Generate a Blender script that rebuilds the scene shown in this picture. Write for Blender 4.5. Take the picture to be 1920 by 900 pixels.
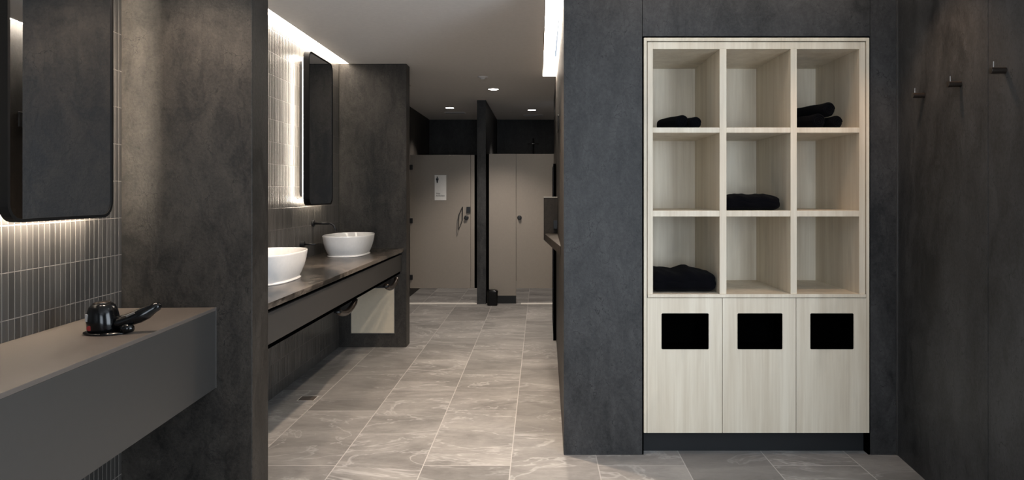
import bpy, bmesh, math, random
from mathutils import Vector, Matrix
random.seed(7)
for o in list(bpy.data.objects): bpy.data.objects.remove(o)
scn = bpy.context.scene
C = scn.collection

# ---------------------------------------------------------------- camera, world, exposure
cd = bpy.data.cameras.new('camera'); cam = bpy.data.objects.new('camera', cd); C.objects.link(cam)
cam.location = (0, 0, 1.4); cam.rotation_euler = (math.pi/2, 0, 0)
cd.sensor_width = 36; cd.lens = 36*1300/1920
cd.shift_x = -52/1920; cd.shift_y = -87/1920
cd.clip_start = 0.02
scn.camera = cam
w = bpy.data.worlds.new('world'); scn.world = w; w.use_nodes = True
w.node_tree.nodes['Background'].inputs[0].default_value = (0.75, 0.85, 1, 1)
w.node_tree.nodes['Background'].inputs[1].default_value = .5
scn.view_settings.view_transform = 'Standard'; scn.view_settings.look = 'None'
scn.view_settings.gamma = 1; scn.view_settings.use_curve_mapping = False
scn.view_settings.exposure = 0.6
WARM = (1, .80, .62); NEUT = (1, .90, .80); COOL = (.80, .90, 1.0)
P_FILL_REAR = 45        # cool fill through an added window behind the camera
E_SLOT_L = 12.0       # ceiling slot above the tiled wall
E_SLOT_R = 40.0       # ceiling slot along the corridor wall
E_MIRROR = 24.0      # light tape behind the mirrors
DOWN = {             # x, y : power, colour, spot angle
 'visible': [(-.525, 7.85, 90, NEUT), (-1.24, 9.56, 75, NEUT), (-.11, 9.8, 75, NEUT)],
 'hidden':  [(-.40, 4.10, 130, WARM), (-1.30, 4.10, 30, WARM), (1.55, 3.15, 16, (1, .66, .42)), (-1.42, 2.50, 60, WARM), (.35, 2.3, 16, COOL)],  # out of view; added as fill, except the one by the cabinet
}
def alight(name, loc, rot, sx, sy, power, col, spread=180):
    l = bpy.data.lights.new(name, 'AREA'); l.shape = 'RECTANGLE'; l.size = sx; l.size_y = sy
    l.energy = power; l.color = col; l.spread = math.radians(spread)
    o = bpy.data.objects.new(name, l); C.objects.link(o); o.location = loc; o.rotation_euler = rot
    return o
P_FILL_SIDE = 62      # cool fill through an added, unseen window in the right wall
# added, unseen window opening behind the camera for cool fill: x -0.5..1.1, z 0.5..2.35
alight('window_daylight', (.30, -2.12, 1.45), (math.pi/2, 0, 0), 1.5, 1.8, P_FILL_REAR, COOL)
alight('side_window_daylight', (1.665, 1.0, 1.40), (math.pi/2, 0, math.pi/2-.092), 1.5, 1.8, P_FILL_SIDE, COOL)  # cool fill light at the added side opening

# ---------------------------------------------------------------- node helpers
def mat(name):
    m = bpy.data.materials.new(name); m.use_nodes = True
    nt = m.node_tree; return m, nt, nt.nodes['Principled BSDF']
def N(nt, t, **k):
    n = nt.nodes.new(t)
    for a, b in k.items(): setattr(n, a, b)
    return n
def setin(nt, sock, v):
    if isinstance(v, bpy.types.NodeSocket): nt.links.new(v, sock)
    else: sock.default_value = v
def M(nt, op, a, b=None, c=None):
    n = N(nt, 'ShaderNodeMath', operation=op)
    for i, v in enumerate((a, b, c)):
        if v is not None: setin(nt, n.inputs[i], v)
    return n.outputs[0]
def MIX(nt, f, a, b, mode='MIX'):
    n = N(nt, 'ShaderNodeMix', data_type='RGBA', blend_type=mode)
    setin(nt, n.inputs[0], f)
    for i, v in ((6, a), (7, b)):
        setin(nt, n.inputs[i], v if isinstance(v, bpy.types.NodeSocket) else (*v, 1))
    return n.outputs[2]
def RAMP(nt, f, p0, c0, p1, c1):
    n = N(nt, 'ShaderNodeValToRGB'); nt.links.new(f, n.inputs[0])
    e = n.color_ramp.elements
    e[0].position = p0; e[0].color = (*c0, 1); e[1].position = p1; e[1].color = (*c1, 1)
    return n.outputs[0]
def POS(nt, scale=(1, 1, 1), loc=(0, 0, 0)):
    tc = N(nt, 'ShaderNodeTexCoord'); mp = N(nt, 'ShaderNodeMapping')
    mp.inputs['Scale'].default_value = scale; mp.inputs['Location'].default_value = loc
    nt.links.new(tc.outputs['Object'], mp.inputs[0]); return mp.outputs[0]
def NOISE(nt, vec, scale, detail=5, rough=.6, dist=0):
    n = N(nt, 'ShaderNodeTexNoise'); nt.links.new(vec, n.inputs['Vector'])
    n.inputs['Scale'].default_value = scale; n.inputs['Detail'].default_value = detail
    n.inputs['Roughness'].default_value = rough; n.inputs['Distortion'].default_value = dist
    return n.outputs['Fac']
def BUMP(nt, b, h, strength=.3, dist=.01):
    n = N(nt, 'ShaderNodeBump'); n.inputs['Strength'].default_value = strength; n.inputs['Distance'].default_value = dist
    nt.links.new(h, n.inputs['Height']); nt.links.new(n.outputs[0], b.inputs['Normal'])
def plain(name, col, rough=.5, metal=0, coat=0):
    m, nt, b = mat(name)
    f = NOISE(nt, POS(nt), 40, 3)
    c = MIX(nt, f, tuple(x*.93 for x in col), tuple(min(1, x*1.07) for x in col))
    nt.links.new(c, b.inputs['Base Color'])
    b.inputs['Roughness'].default_value = rough; b.inputs['Metallic'].default_value = metal
    b.inputs['Coat Weight'].default_value = coat
    return m
def glow(name, col, strength):
    m, nt, b = mat(name)
    b.inputs['Base Color'].default_value = (.9, .9, .9, 1)
    b.inputs['Emission Color'].default_value = (*col, 1); b.inputs['Emission Strength'].default_value = strength
    return m
def stone(name, dark, light, seed=0, rough=.5):
    m, nt, b = mat(name)
    p = POS(nt, (1, 1, .34), (seed, seed*1.7, seed*.3))
    big = NOISE(nt, p, 1.7, 6, .62, .6)
    mid = NOISE(nt, POS(nt, (1, 1, .55), (seed*3.1, seed, 2)), 9, 7, .72, .8)
    fine = NOISE(nt, POS(nt), 75, 5, .75, .2)
    f = M(nt, 'ADD', M(nt, 'ADD', M(nt, 'MULTIPLY', big, .42), M(nt, 'MULTIPLY', mid, .36)), M(nt, 'MULTIPLY', fine, .22))
    c = RAMP(nt, f, .42, dark, .585, light)
    # hairline crazing, strongest where the mottling is pale
    pc = POS(nt, (1, 1, .8), (seed*2.1, seed, seed*.7))
    dn = N(nt, 'ShaderNodeTexNoise'); nt.links.new(pc, dn.inputs['Vector']); dn.inputs['Scale'].default_value = 6; dn.inputs['Detail'].default_value = 6
    mx = N(nt, 'ShaderNodeMix', data_type='VECTOR'); mx.inputs[0].default_value = .35
    nt.links.new(pc, mx.inputs[4]); nt.links.new(dn.outputs['Color'], mx.inputs[5])
    vo = N(nt, 'ShaderNodeTexVoronoi', feature='DISTANCE_TO_EDGE'); vo.inputs['Scale'].default_value = 13
    nt.links.new(mx.outputs[1], vo.inputs['Vector'])
    crack = M(nt, 'SUBTRACT', 1, M(nt, 'MINIMUM', M(nt, 'DIVIDE', vo.outputs['Distance'], .02), 1))
    crack = M(nt, 'MINIMUM', M(nt, 'MULTIPLY', crack, M(nt, 'MULTIPLY', M(nt, 'MAXIMUM', M(nt, 'SUBTRACT', mid, .46), 0), 7)), .8)
    c = MIX(nt, crack, c, tuple(x*.45 for x in dark))
    nt.links.new(c, b.inputs['Base Color'])
    nt.links.new(M(nt, 'ADD', rough-.12, M(nt, 'MULTIPLY', mid, .25)), b.inputs['Roughness'])
    b.inputs['Specular IOR Level'].default_value = .3
    BUMP(nt, b, M(nt, 'ADD', mid, M(nt, 'MULTIPLY', fine, .5)), .45, .004)
    return m
def kitkat(name, v0, a, c_, pitch=.0293, row=.1525):
    m, nt, b = mat(name)
    s = N(nt, 'ShaderNodeSeparateXYZ'); nt.links.new(POS(nt), s.inputs[0])
    u = M(nt, 'DIVIDE', s.outputs[1], pitch); v = M(nt, 'DIVIDE', M(nt, 'SUBTRACT', s.outputs[2], v0), row)
    fu = M(nt, 'FRACT', u); fv = M(nt, 'FRACT', v)
    iu = M(nt, 'FLOOR', u); iv = M(nt, 'FLOOR', v)
    cv = N(nt, 'ShaderNodeCombineXYZ'); nt.links.new(iu, cv.inputs[0]); nt.links.new(iv, cv.inputs[1])
    wn = N(nt, 'ShaderNodeTexWhiteNoise'); nt.links.new(cv.outputs[0], wn.inputs['Vector'])
    r = wn.outputs['Value']
    eu = M(nt, 'MULTIPLY', M(nt, 'MINIMUM', fu, M(nt, 'SUBTRACT', 1, fu)), pitch)
    ev = M(nt, 'MULTIPLY', M(nt, 'MINIMUM', fv, M(nt, 'SUBTRACT', 1, fv)), row)
    e = M(nt, 'MINIMUM', eu, ev)
    g = M(nt, 'LESS_THAN', e, .0014)
    col = MIX(nt, r, a, c_)
    col = MIX(nt, g, col, (.16, .145, .13))
    nt.links.new(col, b.inputs['Base Color'])
    b.inputs['Roughness'].default_value = .33
    r2 = M(nt, 'SUBTRACT', wn.outputs['Value'], .5)
    slope = M(nt, 'MULTIPLY', M(nt, 'MULTIPLY', M(nt, 'SUBTRACT', fu, .5), r2), .8)
    dome = M(nt, 'MULTIPLY', M(nt, 'MULTIPLY', fu, M(nt, 'SUBTRACT', 1, fu)), 1.3)
    h = M(nt, 'ADD', M(nt, 'ADD', slope, dome), M(nt, 'MULTIPLY', M(nt, 'MINIMUM', e, .003), 120))
    BUMP(nt, b, h, .6, .004)
    return m
def floor_mat():
    m, nt, b = mat('grey_slate_floor_tile')
    s = N(nt, 'ShaderNodeSeparateXYZ'); nt.links.new(POS(nt), s.inputs[0])
    u = M(nt, 'DIVIDE', M(nt, 'ADD', s.outputs[0], .15), .45)
    iu = M(nt, 'FLOOR', u); fu = M(nt, 'FRACT', u)
    par = M(nt, 'FLOORED_MODULO', iu, 2)
    v = M(nt, 'DIVIDE', M(nt, 'SUBTRACT', M(nt, 'SUBTRACT', s.outputs[1], .44), M(nt, 'MULTIPLY', par, .43)), .9)
    iv = M(nt, 'FLOOR', v); fv = M(nt, 'FRACT', v)
    eu = M(nt, 'MULTIPLY', M(nt, 'MINIMUM', fu, M(nt, 'SUBTRACT', 1, fu)), .45)
    ev = M(nt, 'MULTIPLY', M(nt, 'MINIMUM', fv, M(nt, 'SUBTRACT', 1, fv)), .9)
    g = M(nt, 'LESS_THAN', M(nt, 'MINIMUM', eu, ev), .0025)
    cv = N(nt, 'ShaderNodeCombineXYZ'); nt.links.new(iu, cv.inputs[0]); nt.links.new(iv, cv.inputs[1])
    wn = N(nt, 'ShaderNodeTexWhiteNoise'); nt.links.new(cv.outputs[0], wn.inputs['Vector'])
    off = N(nt, 'ShaderNodeVectorMath', operation='SCALE'); nt.links.new(wn.outputs['Color'], off.inputs[0]); off.inputs['Scale'].default_value = 30
    ad = N(nt, 'ShaderNodeVectorMath', operation='ADD'); nt.links.new(off.outputs[0], ad.inputs[0]); nt.links.new(POS(nt), ad.inputs[1])
    mp = N(nt, 'ShaderNodeMapping'); mp.inputs['Rotation'].default_value = (0, 0, .6); mp.inputs['Scale'].default_value = (1, 2.3, 1)
    nt.links.new(ad.outputs[0], mp.inputs[0])
    big = NOISE(nt, mp.outputs[0], 1.25, 7, .60, .9)
    fine = NOISE(nt, mp.outputs[0], 16, 6, .7, .4)
    vein = NOISE(nt, mp.outputs[0], .85, 5, .6, 1.5)
    vv = M(nt, 'ABSOLUTE', M(nt, 'SUBTRACT', vein, .5))
    vf = M(nt, 'MULTIPLY', M(nt, 'SUBTRACT', 1, M(nt, 'MINIMUM', M(nt, 'DIVIDE', vv, .016), 1)), .42)
    c = RAMP(nt, M(nt, 'ADD', M(nt, 'MULTIPLY', big, .75), M(nt, 'MULTIPLY', fine, .25)), .38, (.185, .176, .168), .63, (.365, .347, .33))
    c = MIX(nt, vf, c, (.60, .585, .57))
    c = MIX(nt, M(nt, 'MULTIPLY', M(nt, 'MAXIMUM', M(nt, 'SUBTRACT', wn.outputs['Value'], .3), 0), .6), c, (.12, .113, .108))
    c = MIX(nt, g, c, (.46, .44, .42))
    nt.links.new(c, b.inputs['Base Color'])
    b.inputs['Roughness'].default_value = .42
    b.inputs['Specular IOR Level'].default_value = .35
    h = M(nt, 'ADD', M(nt, 'MULTIPLY', big, .6), M(nt, 'MULTIPLY', fine, .3))
    BUMP(nt, b, h, .2, .004)
    return m
def wood_mat():
    m, nt, b = mat('pale_birch_veneer')
    p = POS(nt, (9, 9, .55)); big = NOISE(nt, p, 1.2, 5, .6, .4)
    fine = NOISE(nt, POS(nt, (60, 60, 1.5)), 1.5, 4, .6)
    f = M(nt, 'ADD', M(nt, 'MULTIPLY', big, .7), M(nt, 'MULTIPLY', fine, .3))
    c = RAMP(nt, f, .33, (.57, .485, .37), .66, (.76, .69, .565))
    kn = NOISE(nt, POS(nt, (2.2, 2.2, .9), (3, 1, 5)), 2.5, 3, .5)
    c = MIX(nt, M(nt, 'MULTIPLY', M(nt, 'MAXIMUM', M(nt, 'SUBTRACT', kn, .55), 0), 2.2), c, (.42, .38, .31))
    nt.links.new(c, b.inputs['Base Color']); b.inputs['Roughness'].default_value = .5
    return m
def cloth_mat():
    m, nt, b = mat('black_terry_towel')
    f = NOISE(nt, POS(nt), 260, 3, .7); g = NOISE(nt, POS(nt), 9, 3)
    nt.links.new(MIX(nt, g, (.0012, .0012, .0018), (.0035, .0036, .0052)), b.inputs['Base Color'])
    b.inputs['Roughness'].default_value = .95; b.inputs['Specular IOR Level'].default_value = .05
    b.inputs['Sheen Weight'].default_value = .015
    BUMP(nt, b, f, .6, .004)
    return m
def counter_mat():
    m, nt, b = mat('smoked_marble_countertop')
    p = POS(nt, (1, .6, 1), (2, 5, 0)); a = NOISE(nt, p, 3, 7, .65, 1.0); f = NOISE(nt, p, 25, 4)
    c = RAMP(nt, M(nt, 'ADD', M(nt, 'MULTIPLY', a, .8), M(nt, 'MULTIPLY', f, .2)), .44, (.010, .009, .008), .58, (.115, .096, .080))
    nt.links.new(c, b.inputs['Base Color']); b.inputs['Roughness'].default_value = .27
    return m
STONE = stone('dark_stone_wall_panel', (.013, .013, .0135), (.052, .051, .051), 0)
STONE_R = stone('dark_stone_wall_panel_right', (.013, .0135, .0145), (.054, .055, .058), 4)
STONE_P = stone('dark_stone_partition_panel', (.014, .0125, .011), (.060, .053, .046), 9)
STONE_SHADED = stone('dark_stone_near_partition', (.007, .0062, .0055), (.038, .033, .028), 14)  # partition stone darkened, shade on the near partition put into its colour
STONE_C = stone('brown_stone_corridor_panel', (.010, .0082, .0065), (.036, .029, .023), 22)
TILE_SHADED = kitkat('black_stacked_tile', .079, (.030, .028, .026), (.048, .0445, .041))  # same tile as the basin wall, darkened for the bay's shade
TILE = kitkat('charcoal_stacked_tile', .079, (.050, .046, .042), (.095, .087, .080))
FLOOR = floor_mat(); WOOD = wood_mat(); CLOTH = cloth_mat(); COUNTER = counter_mat()
CEIL = plain('white_ceiling_paint', (.80, .78, .76), .9)
BLACK = plain('black_powder_coat', (.008, .008, .009), .38)
VOID = plain('matt_black_lining', (.0008, .0008, .0008), 1)  # flat black for boards, and for shade in openings and recesses
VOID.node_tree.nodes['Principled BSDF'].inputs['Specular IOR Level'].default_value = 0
FRAME = plain('matt_black_frame', (.003, .003, .003), .55)
FRAME.node_tree.nodes['Principled BSDF'].inputs['Specular IOR Level'].default_value = .2
GLOSS = plain('glossy_black_plastic', (.002, .002, .0022), .16)
GLOSS.node_tree.nodes['Principled BSDF'].inputs['Specular IOR Level'].default_value = .3
KICK = plain('black_laminate', (.004, .005, .0065), .7)
TAUPE = plain('taupe_laminate', (.088, .074, .064), .42)
GREYLAM = plain('dark_grey_laminate', (.036, .034, .032), .42)
DOORLAM = plain('warm_grey_door_laminate', (.235, .205, .175), .42)
CERAM = plain('white_ceramic', (.74, .73, .72), .12, 0, .4)
WHITE = plain('white_plastic', (.7, .69, .67), .4)
GREYM = plain('brushed_grey_metal', (.25, .24, .23), .35, .9)
BRONZE = plain('dark_bronze_metal', (.06, .048, .04), .3, .8)
CHROME = plain('chrome', (.7, .68, .65), .12, 1)
RED = plain('red_plastic', (.16, .012, .012), .35)
LGREY = plain('light_grey_print', (.35, .35, .35), .4)
PANEL = plain('pale_satin_panel', (.72, .63, .49), .3)
THRESH = plain('pale_stone_threshold', (.55, .52, .48), .4)
m_, nt_, b_ = mat('tinted_mirror_glass'); b_.inputs['Metallic'].default_value = 1; b_.inputs['Roughness'].default_value = .015
nt_.links.new(MIX(nt_, NOISE(nt_, POS(nt_), 2), (.50, .51, .52), (.53, .54, .55)), b_.inputs['Base Color']); MIRROR = m_
LED_L = glow('warm_slot_diffuser', (1, .87, .72), E_SLOT_L)
LED_R = glow('warm_slot_diffuser_corridor', (1, .88, .74), E_SLOT_R)
LED_M = glow('warm_light_tape', (1, .88, .72), E_MIRROR)
LED_N = glow('warm_light_tape_bright', (1, .86, .70), E_MIRROR*4.2)
LED_D = glow('downlight_lens', (1, .95, .88), 14)

# ---------------------------------------------------------------- mesh helpers
def box(bm, x0, x1, y0, y1, z0, z1):
    v = [bm.verts.new(p) for p in ((x0,y0,z0),(x1,y0,z0),(x1,y1,z0),(x0,y1,z0),(x0,y0,z1),(x1,y0,z1),(x1,y1,z1),(x0,y1,z1))]
    for f in ((0,3,2,1),(4,5,6,7),(0,1,5,4),(1,2,6,5),(2,3,7,6),(3,0,4,7)): bm.faces.new([v[i] for i in f])
def prism(bm, pts, z0, z1):
    """pts: plan polygon, counter-clockwise"""
    a = [bm.verts.new((x, y, z0)) for x, y in pts]; b = [bm.verts.new((x, y, z1)) for x, y in pts]
    n = len(pts); bm.faces.new(a[::-1]); bm.faces.new(b)
    for i in range(n): bm.faces.new((a[i], a[(i+1) % n], b[(i+1) % n], b[i]))
def ring_loft(bm, rings, cap0=True, cap1=True, closed=True):
    R = [[bm.verts.new(p) for p in r] for r in rings]; n = len(R[0])
    for a, b in zip(R, R[1:]):
        for i in range(n if closed else n-1): bm.faces.new((a[i], a[(i+1) % n], b[(i+1) % n], b[i]))
    if cap0: bm.faces.new(R[0][::-1])
    if cap1: bm.faces.new(R[-1])
def tube(bm, path, r, n=14):
    path = [Vector(p) for p in path]; rs = r if isinstance(r, (list, tuple)) else [r]*len(path)
    t0 = (path[1]-path[0]).normalized(); up = Vector((0, 0, 1)) if abs(t0.z) < .9 else Vector((1, 0, 0))
    s = t0.cross(up).normalized(); rings = []
    for i, p in enumerate(path):
        t = (path[min(i+1, len(path)-1)] - path[max(i-1, 0)]).normalized()
        s = (s - t*s.dot(t)).normalized(); q = t.cross(s)
        rings.append([p + (s*math.cos(a)+q*math.sin(a))*rs[i] for a in [2*math.pi*k/n for k in range(n)]])
    ring_loft(bm, rings)
def obj(name, bm, m, parent=None, bevel=0, smooth=False, kind=None, seg=2):
    bmesh.ops.recalc_face_normals(bm, faces=bm.faces)
    me = bpy.data.meshes.new(name); bm.to_mesh(me); bm.free(); me.materials.append(m)
    if smooth: 
        for p in me.polygons: p.use_smooth = True
    o = bpy.data.objects.new(name, me); C.objects.link(o)
    if parent is not None:
        o.parent = parent
        o.matrix_parent_inverse = Matrix.Identity(4)
    if bevel:
        b = o.modifiers.new('bevel', 'BEVEL'); b.width = bevel; b.segments = seg; b.limit_method = 'ANGLE'; b.angle_limit = math.radians(40)
    if kind: o['kind'] = kind
    return o
def bx(name, ext, m, parent=None, bevel=0, kind=None, smooth=False):
    bm = bmesh.new()
    for e in (ext if isinstance(ext[0], (list, tuple)) else [ext]): box(bm, *e)
    return obj(name, bm, m, parent, bevel, smooth, kind)
def tag(o, label, cat, group=None):
    o['label'] = label; o['category'] = cat
    if group: o['group'] = group
    return o
def thing(name, label, cat, loc=(0, 0, 0), rz=0, group=None):
    o = bpy.data.objects.new(name, None); C.objects.link(o); o.location = loc; o.rotation_euler = (0, 0, rz)
    o.empty_display_size = .05
    return tag(o, label, cat, group)
def copy_tree(o, parent=None):
    c = o.copy(); C.objects.link(c)
    if parent is not None: c.parent = parent
    for ch in [k for k in bpy.data.objects if k.parent == o]: copy_tree(ch, c)
    return c
S = 'structure'
CH = 2.584                        # ceiling height
def XR(y): return .129 + (y-3.714)*.010          # corridor's right wall face
def XW(y): return 1.914 - (3.714-y)*.092         # changing room's right wall face
BAY = math.atan(.057)                              # the dry vanity wall runs slightly askew
def XB(y): return -1.745 + (2.894-y)*.057

# ---------------------------------------------------------------- setting
bx('floor', (-2.6, 2.6, -2.4, 11.6, -.1, 0), FLOOR, kind=S)
bx('ceiling', [(-2.6, 2.6, -2.4, 3.075, CH, CH+.2), (-2.6, -1.94, 3.075, 6.32, CH, CH+.2), (-1.741, .03, 3.075, 6.32, CH, CH+.2),
   (.03, 2.6, 3.075, 4.0, CH, CH+.2), (-2.6, .03, 6.32, 11.6, CH, CH+.2), (.03, 2.6, 7.0, 11.6, CH, CH+.2), (.2, 2.6, 4.0, 7.0, CH, CH+.2)], CEIL, kind=S)
# tiled wall above the basins and its slot light
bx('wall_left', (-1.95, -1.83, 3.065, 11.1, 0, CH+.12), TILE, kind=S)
bx('wall_middle_partition', (-1.829, -1.215, 6.32, 6.475, 0, CH), STONE_P, kind=S, bevel=.003)
bx('wall_near_partition', [(-1.95, -1.2, 2.894, 3.065, 0, CH)], STONE_SHADED, kind=S, bevel=.003)
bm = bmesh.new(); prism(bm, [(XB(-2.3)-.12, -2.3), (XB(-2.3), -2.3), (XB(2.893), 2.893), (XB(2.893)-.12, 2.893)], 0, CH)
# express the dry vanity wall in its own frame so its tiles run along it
o = obj('wall_vanity_bay', bm, TILE_SHADED, kind=S)
# stalls at the far end
bx('wall_far', (-1.95, .9, 11.1, 11.2, 0, CH), STONE, kind=S)
bx('wall_stall_pier', (-.795, -.682, 8.78, 11.09, 0, CH), STONE, kind=S, bevel=.003)
bx('wall_stall_left', (-1.828, -1.765, 6.476, 11.09, 0, CH), STONE_P, kind=S)
bx('wall_stall_right', (.56, .68, 8.81, 11.09, 0, CH), STONE, kind=S)
# corridor's right wall
bm = bmesh.new(); prism(bm, [(XR(3.87), 3.87), (.30, 3.87), (.30, 8.8), (XR(8.8), 8.8)], 0, CH+.1)
obj('wall_corridor', bm, STONE_C, kind=S)
# cabinet wall with its opening
bx('wall_front', [(.129, .549, 3.714, 3.86, 0, CH), (1.771, XW(3.714), 3.714, 3.86, 0, CH), (.551, 1.769, 3.714, 3.86, 2.243, CH)], STONE, kind=S, bevel=.0015)
bm = bmesh.new(); prism(bm, [(XW(2.836), 2.836), (XW(2.836)+.12, 2.836), (XW(3.9)+.12, 3.9), (XW(3.9), 3.9)], 0, CH)
def rw(a, b, z0, z1): prism(bm, [(XW(a), a), (XW(a)+.12, a), (XW(b)+.12, b), (XW(b), b)], z0, z1)
rw(1.8, 2.833, 0, CH); rw(-2.3, .2, 0, CH); rw(.2, 1.8, 0, .45); rw(.2, 1.8, 2.35, CH)
obj('wall_right', bm, STONE_R, kind=S, bevel=.001)
bm = bmesh.new()
for a, b, z0, z1 in ((.2, .24, .45, 2.35), (1.76, 1.8, .45, 2.35), (.24, 1.76, .45, .49), (.24, 1.76, 2.31, 2.35)):
    prism(bm, [(XW(a)+.05, a), (XW(a)+.10, a), (XW(b)+.10, b), (XW(b)+.05, b)], z0, z1)
obj('window_2', bm, BLACK, kind=S)  # frame added around the side fill light, out of view
bx('trim_1', (XW(3.71)-.004, XW(3.71)+.001, 3.708, 3.7135, 0, CH), GREYM, kind=S)
# wall behind the camera with an opening added for the cool fill light
bx('wall_back', [(-1.8, -.5, -2.3, -2.0, 0, CH), (1.1, 1.75, -2.3, -2.0, 0, CH), (-.5, 1.1, -2.3, -2.0, 0, .5), (-.5, 1.1, -2.3, -2.0, 2.35, CH)], STONE, kind=S)
bx('window_1', [(-.5, -.46, -2.2, -2.14, .5, 2.35), (1.06, 1.10, -2.2, -2.14, .5, 2.35), (-.46, 1.06, -2.2, -2.14, .5, .54), (-.46, 1.06, -2.2, -2.14, 2.31, 2.35)], BLACK, kind=S)  # frame added around the rear fill light, out of view
bx('trim_2', [(-1.764, -.796, 8.76, 8.87, -.001, .003), (-.24, .55, 8.76, 8.87, -.001, .003)], THRESH, kind=S)  # threshold strip, colour made pale for the light under the doors

# ---------------------------------------------------------------- linear lights in the ceiling slots
t = thing('linear_light', 'long warm slot light in the ceiling edge above the tiled basin wall', 'ceiling light', (-1.785, 4.7, CH))
bx('channel', (-.043, .043, -1.60, 1.60, .04, .06), WHITE, t)
bx('diffuser', (-.0449, .0438, -1.615, 1.615, .018, .0395), LED_L, t)
t = thing('linear_light', 'wide bright slot light in the ceiling along the right corridor wall', 'ceiling light', (.085, 5.5, CH))
bx('channel', [(-.053, -.048, -1.48, 1.48, .0, .12), (-.05, .045, -1.48, 1.48, .112, .12)], WHITE, t)
bx('diffuser', (-.047, .044, -1.48, 1.485, .03, .04), LED_R, t)

LED_C = glow('warm_slot_diffuser_cabinet', (1, .80, .62), 7)
t = thing('linear_light', 'slim warm linear ceiling light in front of the towel cabinet wall', 'ceiling light', (1.05, 3.52, CH))
bx('housing', (-.80, .80, -.02, .02, -.012, 0), WHITE, t)
bx('diffuser', (-.79, .79, -.016, .016, -.015, -.0121), LED_C, t)
# ---------------------------------------------------------------- downlights
def disc(bm, r0, r1, z0, z1, n=32):
    ring_loft(bm, [[(r*math.cos(a), r*math.sin(a), z) for a in [2*math.pi*k/n for k in range(n)]] for r, z in ((r0, z0), (r1, z1))])
def downlight(x, y, power, col, label, group=None):
    t = thing('downlight', label, 'ceiling light', (x, y, CH), 0, group)
    bm = bmesh.new(); n = 32
    ring_loft(bm, [[(r*math.cos(a), r*math.sin(a), z) for a in [2*math.pi*k/n for k in range(n)]] for r, z in ((.072, 0), (.070, -.005), (.058, -.005), (.055, 0), (.072, 0))], False, False)
    obj('trim_ring', bm, WHITE, t, smooth=True)
    bm = bmesh.new(); disc(bm, .055, .055, -.004, -.001); obj('lens', bm, LED_D, t)
    l = bpy.data.lights.new('downlight_beam', 'SPOT'); l.energy = power; l.color = col; l.spot_size = math.radians(105); l.spot_blend = .6; l.shadow_soft_size = .04
    o = bpy.data.objects.new('downlight_beam', l); C.objects.link(o); o.location = (0, 0, -.02); o.parent = t
LV = ['round recessed downlight in the corridor ceiling in front of the stalls, nearest of three', 'round recessed downlight above the left stall with the white sign', 'round recessed downlight above the right stall with the shower head']
for a, l in zip(DOWN['visible'], LV): downlight(*a, l)
LH = ['recessed downlight over the corridor floor beside the basin counter', 'recessed downlight over the basin counter between the two dark partitions', 'recessed downlight in front of the towel cabinet near the coat hooks', 'recessed downlight over the dry vanity shelf', 'recessed downlight in the changing room ceiling ahead of the camera']
for a, l in zip(DOWN['hidden'], LH): downlight(*a, l)

# ---------------------------------------------------------------- towel cabinet
F = 3.706
cab = thing('towel_cabinet', 'built-in pale birch cabinet with nine cubbies above three doors', 'cabinet', (1.16, F, 0))
def cx(name, ext, m, bevel=.0012, parent=cab):
    E = ext if isinstance(ext[0], (list, tuple)) else [ext]
    return bx(name, [(a-1.16, b-1.16, c-F, d-F, e, f) for a, b, c, d, e, f in E], m, parent, bevel)
cx('outer_frame', [(.557, .573, F+.002, F+.60, .12, 2.234), (1.747, 1.763, F+.002, F+.60, .12, 2.234), (.573, 1.747, F+.002, F+.60, 2.216, 2.234)], WOOD)
cx('shadow_gap', [(.550, .557, F+.012, F+.1, .0, 2.241), (1.763, 1.770, F+.012, F+.1, .0, 2.241), (.557, 1.763, F+.012, F+.1, 2.234, 2.241)], VOID, 0)
Z0 = .863
cx('side_panel', (.577, .606, F+.006, F+.60, Z0-.02, 2.212), WOOD)
cx('side_panel', (1.711, 1.743, F+.006, F+.60, Z0-.02, 2.212), WOOD)
cx('top_panel', (.606, 1.711, F+.006, F+.60, 2.174, 2.212), WOOD)
cx('back_panel', (.60, 1.72, F+.595, F+.61, Z0-.02, 2.2), WOOD, 0)
cx('divider', (.963, 1.0, F+.0062, F+.595, Z0, 2.174), WOOD)
cx('divider', (1.343, 1.377, F+.0062, F+.595, Z0, 2.174), WOOD)
for z0, z1 in ((1.726, 1.754), (1.277, 1.309)):
    for x0, x1 in ((.606, .963), (1.0, 1.343), (1.377, 1.711)):
        cx('shelf', (x0, x1, F+.0075, F+.595, z0, z1), WOOD)
cx('base_board', (.577, 1.743, F-.003, F+.60, .845, .863), WOOD)
cx('kick_plate', (.557, 1.763, F+.07, F+.085, 0, .117), KICK, 0)
cx('carcass', [(.574, 1.746, F+.022, F+.59, .12, .135), (.574, .576, F+.022, F+.59, .12, .84), (1.744, 1.746, F+.022, F+.59, .12, .84)], VOID, 0)
for (x0, x1), (a, b) in zip(((.5745, .9745), (.9775, 1.3685), (1.3715, 1.7455)), ((.654, .900), (1.060, 1.294), (1.449, 1.674))):
    z0, z1, c, d = .121, .842, .571, .757
    door = cx('door', [(x0, a, F, F+.018, z0, z1), (b, x1, F, F+.018, z0, z1), (a, b, F, F+.018, z0, c), (a, b, F, F+.018, d, z1)], WOOD, 0)
    cx('opening_liner', [(a-.003, a+.001, F-.001, F+.16, c, d), (b-.001, b+.003, F-.001, F+.16, c, d), (a, b, F-.001, F+.16, c-.003, c+.001), (a, b, F-.001, F+.16, d-.001, d+.003), (a, b, F+.15, F+.16, c, d)], VOID, 0, door)  # black box stands in for the shade inside the cabinet

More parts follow.
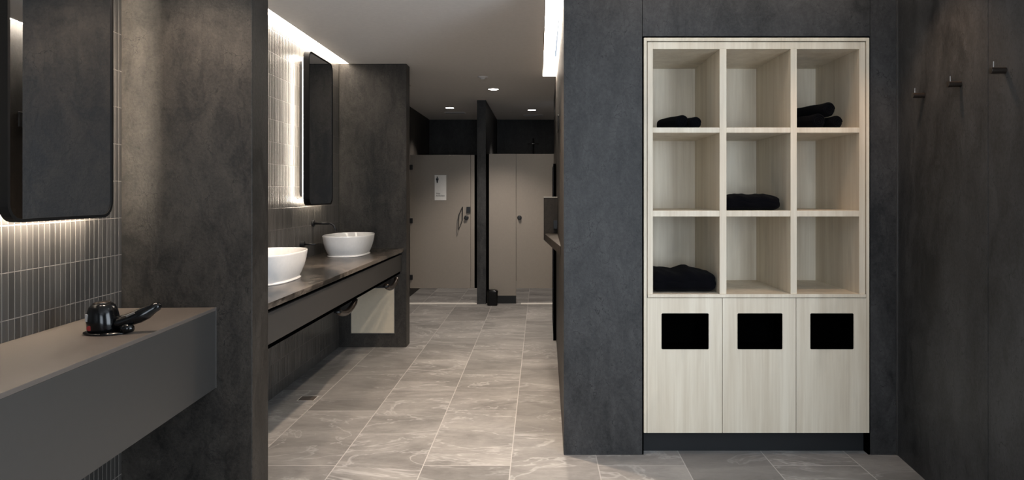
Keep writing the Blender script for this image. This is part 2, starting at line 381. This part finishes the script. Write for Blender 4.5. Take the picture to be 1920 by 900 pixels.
# ---------------------------------------------------------------- towels
def towel_roll(loc, r, L, rz, label, group, squash=1.0):
    """rolled towel lying along its own -y..+y, spiral end facing the viewer"""
    t = thing('rolled_towel', label, 'towel', loc, rz, group)
    bm = bmesh.new(); n = 40; rings = []
    def rr(a, y): return r*(1 + .035*math.sin(3*a+y*9) + .02*math.sin(7*a+y*23) + .03*math.sin(y*40+a))
    ys = [-L/2, -L/2+.006, -L/2+.02] + [-L/2+.02+(L-.04)*k/8 for k in range(1, 8)] + [L/2-.02, L/2-.006, L/2]
    for y in ys:
        e = min(1, (L/2-abs(y))/.02); f = .86+.14*math.sqrt(max(0, 1-(1-e)**2))
        rings.append([(rr(a, y)*f*math.cos(a), y, r*squash+rr(a, y)*f*squash*math.sin(a)) for a in [2*math.pi*k/n for k in range(n)]])
    ring_loft(bm, rings); obj('rolled_body', bm, CLOTH, t, smooth=True)
    bm = bmesh.new(); pts = []
    for k in range(70):
        a = k*.28; q = r*.82*(1-k/76); pts.append((q*math.cos(a), -L/2-.001, r*squash+q*squash*math.sin(a)))
    tube(bm, pts, .0035, 6); obj('spiral_edge', bm, CLOTH, t, smooth=True)
    return t
z1, z2, z3 = 1.754, 1.309, .863
towel_roll((.752, 3.94, z1), .041, .24, .30, 'left of two black rolled towels in the top left cubby', 'rolled towels in the cabinet')
towel_roll((.836, 3.90, z1), .035, .20, .20, 'right of two black rolled towels in the top left cubby', 'rolled towels in the cabinet')
towel_roll((1.490, 3.93, z1), .042, .30, .22, 'lower left black rolled towel of the pile in the top right cubby', 'rolled towels in the cabinet')
towel_roll((1.590, 3.93, z1), .036, .30, .22, 'lower right black rolled towel of the pile in the top right cubby', 'rolled towels in the cabinet')
towel_roll((1.545, 3.93, z1+.068), .039, .30, .24, 'black rolled towel lying on top of the pile in the top right cubby', 'rolled towels in the cabinet')
def towel_fold(loc, W, D, Hf, label, humps, seed):
    """lower folded body and a looser upper fold slumping over it"""
    t = thing('folded_towel', label, 'towel', loc, 0, 'folded towels in the cabinet')
    rnd = random.Random(seed); ph = [rnd.uniform(0, 6.3) for _ in range(6)]
    def body(z0, z1, w, d, top, name):
        bm = bmesh.new(); nx, n = 60, 48; rings = []
        for i in range(nx+1):
            u = i/nx; x = -w/2+w*u
            e = min(1, min(u, 1-u)*w/.035); s = math.sqrt(max(0, 1-(1-e)**2))
            ring = []
            for j in range(n):
                a = 2*math.pi*j/n; ca, sa = math.cos(a), math.sin(a)
                cy = math.copysign(abs(ca)**.55, ca); cz = math.copysign(abs(sa)**.7, sa)
                y = cy*d/2*(.80+.20*s); h = (z1-z0)/2
                cre = .004*math.sin(9*u+ph[0]+y*14)*math.sin(5*u+ph[1]-y*25) + .0025*math.sin(27*u+ph[2]+y*60)
                z = (z0+z1)/2 + cz*h*(.30+.70*s) + ((top(u)+cre)*s*(.4+.6*max(cz, 0)) if cz > -.2 else 0)
                ring.append((x, y + .004*math.sin(17*u+ph[3]+cz*2), max(z, 0)))
            rings.append(ring)
        ring_loft(bm, rings); obj(name, bm, CLOTH, t, smooth=True)
    body(0, Hf*.74, W, D, lambda u: 0, 'folded_layer')
    body(Hf*.22, Hf, W*.985, D*.98, humps, 'folded_layer')
    return t
towel_fold((1.157, 3.90, z2), .308, .30, .085, 'flat folded black towel in the centre cubby', lambda u: .004*math.sin(3.3*u)-.002, 3)
towel_fold((.784, 3.90, z3), .350, .32, .118, 'thick folded black towel in the bottom left cubby', lambda u: .016*math.exp(-((u-.6)/.12)**2)+.008*math.exp(-((u-.05)/.2)**2)-.006-.012*max(0, u-.8)/.2, 8)

# ---------------------------------------------------------------- coat hooks on the right wall
def hook(y, label):
    t = thing('coat_hook', label, 'hook', (XW(y), y, 1.882), math.atan(-.092), 'coat hooks on the right wall')
    bm = bmesh.new(); tube(bm, [(0, 0, 0), (-.055, 0, 0)], .0130, 24); obj('barrel', bm, BRONZE, t, .0008)
    bm = bmesh.new(); tube(bm, [(-.044, 0, .010), (-.044, 0, .036)], .0022, 10); obj('pin', bm, GREYM, t)
hook(3.40, 'dark cylindrical coat hook nearest the towel cabinet, leftmost of the three')
hook(3.052, 'dark cylindrical coat hook in the middle of the row of three')
hook(2.713, 'dark cylindrical coat hook beside the panel seam, rightmost of the three')

# ---------------------------------------------------------------- mirrors
def rrect(w, h, r, n=8):
    out = []
    for cx_, cz, a0 in ((w/2-r, h/2-r, 0), (-w/2+r, h/2-r, 90), (-w/2+r, -h/2+r, 180), (w/2-r, -h/2+r, 270)):
        for k in range(n+1):
            a = math.radians(a0+90*k/n); out.append((cx_+r*math.cos(a), cz+r*math.sin(a)))
    return out
def mirror(loc, rz, w, h, stand, depth, label, led=None):
    """local +x faces the room, local y along the wall; wall plane at x=0"""
    t = thing('wall_mirror', label, 'mirror', loc, rz, 'backlit mirrors')
    x0, x1 = stand, stand+depth
    P = lambda w_, h_, r_, x: [(x, a, b) for a, b in rrect(w_, h_, r_)]
    bm = bmesh.new()
    ring_loft(bm, [P(w, h, .062, x0), P(w, h, .062, x1), P(w-.022, h-.022, .052, x1), P(w-.022, h-.022, .052, x1-.006), P(w-.03, h-.03, .05, x0), P(w, h, .062, x0)], False, False)
    obj('frame', bm, FRAME, t, smooth=False)
    bm = bmesh.new(); ring_loft(bm, [P(w-.022, h-.022, .052, x0+.004), P(w-.022, h-.022, .052, x1-.003)]); obj('mirror_glass', bm, MIRROR, t)
    bm = bmesh.new(); ring_loft(bm, [P(w-.05, h-.05, .05, x0*.75), P(w-.05, h-.05, .05, x0+.002), P(w-.07, h-.07, .04, x0+.002), P(w-.07, h-.07, .04, x0*.75), P(w-.05, h-.05, .05, x0*.75)], False, False)
    obj('light_tape', bm, led or LED_M, t)
    bm = bmesh.new(); ring_loft(bm, [P(w-.13, h-.13, .04, 0), P(w-.13, h-.13, .04, x0+.004)]); obj('mounting_box', bm, BLACK, t)
mirror((-1.83, 5.515, 1.895), 0, .60, 1.17, .05, .045, 'tall backlit black-framed mirror above the white basins')
mirror((XB(2.385), 2.385, 1.895), BAY, .575, 1.17, .056, .03, 'tall backlit black-framed mirror above the taupe dry vanity shelf', LED_N)

# ---------------------------------------------------------------- dry vanity shelf and hair dryer
t = thing('vanity_shelf', 'thick wall-hung taupe box shelf under the near mirror', 'shelf', (XB(2.892), 2.892, 0), BAY)
bx('shelf_top', (0.001, .394, -2.35, -.024, .912, .926), TAUPE, t, .0012)
bx('shelf_fascia', (.376, .394, -2.35, -.024, .59, .9118), GREYLAM, t, .0012)
bx('shelf_bottom', (0.001, .376, -2.35, -.024, .59, .606), GREYLAM, t)
bx('end_trim', (.374, .3955, -.024, -.022, .59, .926), GREYM, t)

dz = .926
t = thing('hair_dryer', 'glossy black hair dryer resting on the taupe vanity shelf', 'hair dryer', (-1.475, 2.36, dz), 0)
t.scale = (1, 1, 1); n = 36
bm = bmesh.new()
ring_loft(bm, [[(r*math.cos(a)+.005, r*math.sin(a)*.8, z) for a in [2*math.pi*k/n for k in range(n)]] for r, z in ((.072, 0), (.077, .002), (.076, .006), (.045, .009))])
obj('nozzle', bm, GLOSS, t, smooth=True)
ax = Vector((-.08, .0, 1)).normalized(); si = Vector((1, 0, .08)).normalized()
def drum(prof, c0=(-.008, 0, .006)):
    bm = bmesh.new(); ring_loft(bm, [[Vector(c0)+ax*h+si*(r*math.cos(a))+Vector((0, r*math.sin(a), 0)) for a in [2*math.pi*k/n for k in range(n)]] for r, h in prof]); return bm
obj('motor_body', drum([(.046, 0), (.050, .012), (.050, .040), (.046, .068), (.040, .085), (.030, .095)]), GLOSS, t, smooth=True)
obj('rear_grille', drum([(.028, .093), (.027, .099), (.020, .101)]), BRONZE, t, smooth=True)
bm = bmesh.new(); tube(bm, [(.025, 0, .030), (.052, 0, .035), (.078, .005, .045), (.104, .012, .055), (.126, .02, .066), (.145, .026, .079), (.160, .03, .088), (.167, .032, .092)], [.026, .024, .0215, .0235, .0225, .017, .0155, .007], 24)
obj('handle', bm, GLOSS, t, smooth=True)
bm = bmesh.new(); tube(bm, [(.078, -.016, .059), (.100, -.010, .070)], [.004, .004], 8); obj('switch', bm, GREYM, t)
bm = bmesh.new(); tube(bm, [(.055, -.012, .018), (.078, -.016, .018), (.100, -.014, .018)], [.014, .018, .010], 14); obj('air_guide', bm, GLOSS, t, smooth=True)
bm = bmesh.new(); ring_loft(bm, [[(-.028+.0085*math.cos(a), -.047+d, .024+.0085*math.sin(a)) for a in [2*math.pi*k/20 for k in range(20)]] for d in (.006, -.001)])
obj('red_button', bm, RED, t)
bm = bmesh.new(); ring_loft(bm, [[(-.043+u, -.0385+d-u*.5, .057+v) for u, v in ((-.005, -.012), (.005, -.012), (.005, .012), (-.005, .012))] for d in (.006, -.002)]); obj('printed_mark', bm, LGREY, t)

# ---------------------------------------------------------------- basin vanity
t = thing('vanity_counter', 'long wall-hung basin counter with smoked marble top and grey fascia', 'counter', (-1.829, 3.07, 0))
Lc = 6.318-3.07
bx('countertop', (0, .593, 0, Lc, .872, .900), COUNTER, t, .0015)
bx('recess_strip', (.02, .556, 0, Lc, .852, .872), VOID, t)  # black strip stands in for the shadow below the slab edge
bx('fascia', (.557, .573, 0, Lc-.0, .70, .848), GREYLAM, t, .001)
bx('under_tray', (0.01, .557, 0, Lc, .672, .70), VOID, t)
# basins
def srect(cx_, cy, a, b, z, n=56, e=3.0):
    out = []
    for k in range(n):
        th = 2*math.pi*k/n; c, s = math.cos(th), math.sin(th)
        out.append((cx_+a*math.copysign(abs(c)**(2/e), c), cy+b*math.copysign(abs(s)**(2/e), s), z))
    return out
def basin(y, label):
    t = thing('wash_basin', label, 'basin', (-1.56, y, .900), 0, 'white counter basins')
    prof = [(.146, .270, 0), (.148, .273, .003), (.148, .273, .009), (.141, .264, .011), (.143, .267, .016), (.153, .285, .040), (.165, .305, .075), (.174, .320, .115), (.179, .329, .155), (.180, .331, .163), (.178, .329, .167),
            (.174, .324, .167), (.171, .319, .160), (.162, .303, .120), (.150, .280, .080), (.125, .235, .045), (.070, .12, .030), (.02, .03, .027)]
    bm = bmesh.new(); ring_loft(bm, [srect(0, 0, a, b, z, e=2.7) for k, (a, b, z) in enumerate(prof)])
    obj('bowl', bm, CERAM, t, smooth=True)
    bm = bmesh.new(); disc(bm, .022, .020, .0275, .031); obj('drain', bm, BLACK, t)
    return t
basin(5.68, 'white ceramic counter basin in front of the tall mirror, farther of the two')
basin(3.98, 'white ceramic counter basin partly hidden by the near partition, nearer of the two')
# tap and its mixer
t = thing('basin_tap', 'black wall-mounted tap spout over the farther white basin', 'tap', (-1.829, 5.58, 1.16))
bm = bmesh.new(); tube(bm, [(0, 0, 0), (.014, 0, 0)], .026, 24); obj('wall_flange', bm, BLACK, t, .001)
bm = bmesh.new(); pts = [(.012, 0, 0), (.10, 0, 0), (.135, 0, 0)] + [(.135+.045*math.sin(a), 0, -.045+.045*math.cos(a)) for a in [math.radians(d) for d in (20, 40, 60, 75)]] + [(.190, 0, -.060)]
tube(bm, pts, .0095, 16); obj('spout', bm, BLACK, t, smooth=True)
t = thing('mixer_lever', 'black wall-mounted mixer lever low behind the white basins', 'tap', (-1.829, 5.30, 1.012))
bm = bmesh.new(); tube(bm, [(0, 0, 0), (.03, 0, 0)], .024, 24); obj('mixer_body', bm, BLACK, t, .001)
bm = bmesh.new(); tube(bm, [(.028, 0, 0), (.115, 0, 0)], .006, 12); obj('lever', bm, BLACK, t, smooth=True)
# waste pipes under the counter
def trap(y0, label, x=-1.40):
    t = thing('waste_pipe', label, 'pipe', (x, y0, .640), 0, 'waste pipes under the basin counter')
    pts = [(0, -.20, 0), (.0, -.18, -.012)] + [(0, -.17+.36*k/8, -.018-.028*math.sin(math.pi*k/8)) for k in range(1, 8)] + [(0, .20, -.01), (0, .215, .01)]
    bm = bmesh.new(); tube(bm, pts, .020, 16); obj('bend', bm, BRONZE, t, smooth=True)
    bm = bmesh.new(); tube(bm, [(0, -.2, .0), (0, -.2, -.012)], .026, 20); obj('collar', bm, BLACK, t)
trap(4.70, 'curved dark waste pipe hanging under the middle of the basin counter', -1.31)
trap(5.93, 'curved dark waste pipe under the counter end beside the middle partition', -1.27)
# pale panel on the middle partition
t = thing('access_panel', 'pale beige square panel low on the partition under the counter', 'panel', (-1.52, 6.318, .335))
bx('panel_face', (-.196, .196, -.008, 0, -.205, .205), PANEL, t, .002)
bx('edge_trim', [(-.2, -.196, -.010, 0, -.209, .209), (.196, .2, -.010, 0, -.209, .209), (-.196, .196, -.010, 0, .205, .209), (-.196, .196, -.010, 0, -.209, -.205)], GREYM, t)
# floor drain
t = thing('floor_drain', 'small square tile-insert floor drain near the tiled wall', 'drain', (-1.585, 4.735, 0))
bx('drain_frame', [(-.057, -.054, -.057, .057, -.001, .003), (.054, .057, -.057, .057, -.001, .003), (-.057, .057, -.057, -.054, -.001, .003), (-.057, .057, .054, .057, -.001, .003)], THRESH, t)
bx('drain_insert', (-.052, .052, -.052, .052, -.001, .002), BRONZE if False else TAUPE, t)

# ---------------------------------------------------------------- corridor's right wall fittings
bm = bmesh.new(); prism(bm, [(XR(4.55)-.004, 4.5), (XR(4.5), 4.5), (XR(5.98), 5.98), (.036, 5.98)], 1.00, 1.058)
t = thing('corridor_ledge', 'dark ledge with upright end panel on the right corridor wall', 'shelf', (0, 0, 0))
obj('ledge_top', bm, STONE_C, t, .001)
bx('end_panel', (.034, XR(5.98), 5.98, 6.01, 1.0, 1.366), STONE_C, t)
bx('end_cap', (.034, XR(5.98), 5.978, 6.012, 1.366, 1.372), THRESH, t)
bx('outlet', (.118, XR(5.9), 5.93, 5.97, 1.10, 1.17), BLACK, t)
t = thing('tall_panel', 'tall narrow black panel standing against the right corridor wall', 'panel', (XR(6.6)-.004, 6.6, 0), math.atan(-.010))
bx('board', (-.024, 0, 0, 1.1, .0, 1.685), VOID, t, .002)
bx('edge_strip', (-.026, -.024, 0, .02, .0, 1.685), BLACK, t)
tag(bx('wall_sensor', (XR(5.4)-.012, XR(5.2), 5.15, 5.42, 1.875, 1.985), BLACK, None, .004), 'small black box high on the right corridor wall under the slot light', 'sensor')

# ---------------------------------------------------------------- stalls
D = 8.83
def door_hinge(x, z, par): bx('hinge', (x-.012, x+.036, D-.016, D+.0, z-.032, z+.032), BLACK, par, .004)
def knob(x, z, par):
    bm = bmesh.new(); n = 24
    ring_loft(bm, [[(x+r*math.cos(a), D-d, z+r*math.sin(a)) for a in [2*math.pi*k/n for k in range(n)]] for r, d in ((.029, 0), (.029, .008), (.022, .010), (.022, .034), (.018, .037))])
    obj('door_knob', bm, BLACK, par, smooth=False)
d1 = bx('door_1', (-1.652, -.880, D, D+.018, .195, 1.892), DOORLAM, None, .001, S)
for z in (1.735, 1.055, .335): door_hinge(-1.652, z, d1)
knob(-.933, 1.094, d1)
bx('latch', (-.932, -.882, D-.02, D, 1.158, 1.232), BLACK, d1, .003)
bm = bmesh.new(); q = [(-.982, D-.012, 1.232), (-1.025, D-.05, 1.13), (-1.030, D-.05, .942), (-.985, D-.012, 1.06)]
tube(bm, q+[q[0]], .0055, 8); obj('pull_handle', bm, BLACK, d1)
d2 = bx('door_2', (-.297, .545, D, D+.018, .195, 1.905), DOORLAM, None, .001, S); knob(-.258, 1.094, d2)
t = thing('stall_panel', 'slim warm grey pilaster between the signed stall door and the pier', 'panel', (-.855, D, 0))
bx('pilaster', (-.022, .024, 0, .018, .195, 1.892), DOORLAM, t, .001); bx('post', (.024, .058, .01, .03, .195, 1.892), VOID, t)  # post is a black strip filling the gap to the pier
t = thing('stall_panel', 'wide warm grey fixed panel with dark plinth right of the stone pier', 'panel', (-.47, D, 0))
bx('panel_board', (-.176, .169, 0, .018, .10, 1.905), DOORLAM, t, .001)
bx('plinth', (-.176, .169, .002, .018, 0, .10), KICK, t)
bx('edge_channel', (-.210, -.176, .004, .03, 0, 1.905), VOID, t)  # black strip filling the gap between panel and pier
t = thing('stall_panel', 'dark narrow hinge post at the left edge of the signed stall', 'panel', (-1.71, D, 0))
bx('hinge_post', (-.054, .045, .0, .018, .195, 1.892), DOORLAM, t)
# sign
t = thing('door_sign', 'white rectangular restroom sign on the left stall door', 'sign', (-1.264, D, 1.476))
bx('sign_plate', (-.074, .074, -.006, 0, -.160, .160), WHITE, t, .001)
bm = bmesh.new()
disc_c = (-.040, -.007)
def flat(bm, pts, y0=-.008, y1=-.005):
    ring_loft(bm, [[(x, y, z) for x, z in pts] for y in (y0, y1)])
flat(bm, [(-.040+.0085*math.cos(a), .132+.0085*math.sin(a)) for a in [2*math.pi*k/16 for k in range(16)]])
flat(bm, [(-.056, .118), (-.056, .094), (-.051, .092), (-.049, .072), (-.031, .072), (-.029, .092), (-.024, .094), (-.024, .118), (-.030, .121), (-.050, .121)])
flat(bm, [(-.047, .073), (-.042, .073), (-.042, .066), (-.045, .066)]); 
box(bm, -.048, -.041, -.008, -.005, .058, .075); box(bm, -.039, -.032, -.008, -.005, .058, .075)
obj('pictogram', bm, BLACK, t)
def text(s, x, z, size, par, name):
    c = bpy.data.curves.new(name, 'FONT'); c.body = s; c.size = size; c.extrude = .001
    tmp = bpy.data.objects.new(name, c); C.objects.link(tmp)
    dg = bpy.context.evaluated_depsgraph_get(); me = bpy.data.meshes.new_from_object(tmp.evaluated_get(dg))
    bpy.data.objects.remove(tmp); me.materials.clear(); me.materials.append(KICK)
    o = bpy.data.objects.new(name, me); C.objects.link(o); o.parent = par; o.location = (x, -.0072, z); o.rotation_euler = (math.pi/2, 0, 0)
text('Male', -.056, -.085, .028, t, 'sign_text'); text('Ambulant', -.056, -.112, .028, t, 'sign_text')
# small black container beside the pier
t = thing('waste_bin', 'small glossy black rounded bin on the floor against the stone pier', 'bin', (-.592, 8.70, 0))
bm = bmesh.new()
def rb(w, d, r, z): return [(a, b, z) for a, b in rrect(w, d, r, 5)]
ring_loft(bm, [rb(.12, .10, .02, 0), rb(.125, .105, .02, .01), rb(.135, .11, .025, .165)]); obj('bin_body', bm, GLOSS, t, smooth=False)
bm = bmesh.new(); ring_loft(bm, [rb(.14, .115, .026, .165), rb(.14, .115, .026, .175), rb(.12, .10, .03, .190), rb(.07, .06, .02, .197)]); obj('bin_lid', bm, GLOSS, t, smooth=True)
# shower head
t = thing('shower_head', 'round black ceiling-arm shower head in the right stall', 'shower head', (-.10, 10.75, 2.165))
bm = bmesh.new(); disc(bm, .095, .095, 0, .008); obj('spray_plate', bm, CHROME, t)
bm = bmesh.new(); tube(bm, [(0, 0, .008), (0, 0, .07), (0, .02, .085), (0, .34, .085)], .011, 12); obj('shower_arm', bm, BLACK, t, smooth=True)
bm = bmesh.new(); tube(bm, [(0, .30, -.9), (0, .30, .08)], .011, 12); obj('riser_pipe', bm, BLACK, t)
# ceiling vents, detector, hatch
def vent(x, y, label):
    t = thing('ceiling_vent', label, 'vent', (x, y, CH), 0, 'ceiling vents above the stalls')
    bx('vent_frame', [(-.15, .15, -.07, -.06, -.006, 0), (-.15, .15, .06, .07, -.006, 0), (-.15, -.14, -.06, .06, -.006, 0), (.14, .15, -.06, .06, -.006, 0)], CEIL, t)
    bx('vent_back', (-.14, .14, -.06, .06, -.001, 0), KICK, t)
    for k in range(5): bx('slat', (-.14, .14, -.052+k*.022, -.042+k*.022, -.005, -.002), GREYM, t)
vent(-1.24, 10.15, 'slatted ceiling vent above the left stall behind its downlight'); vent(-.10, 10.5, 'slatted ceiling vent above the right stall behind its downlight')
t = thing('smoke_detector', 'small white round detector on the ceiling before the stall downlights', 'detector', (-.576, 7.02, CH))
bm = bmesh.new(); disc(bm, .055, .050, 0, -.012); obj('mounting_base', bm, WHITE, t)
bm = bmesh.new(); disc(bm, .030, .022, -.012, -.030); obj('sensing_chamber', bm, WHITE, t)
bx('trim_3', [(-1.75, -1.42, 7.62, 7.626, CH-.0015, CH+.001), (-1.42, -1.414, 7.0, 7.626, CH-.0015, CH+.001)], GREYM, kind=S)
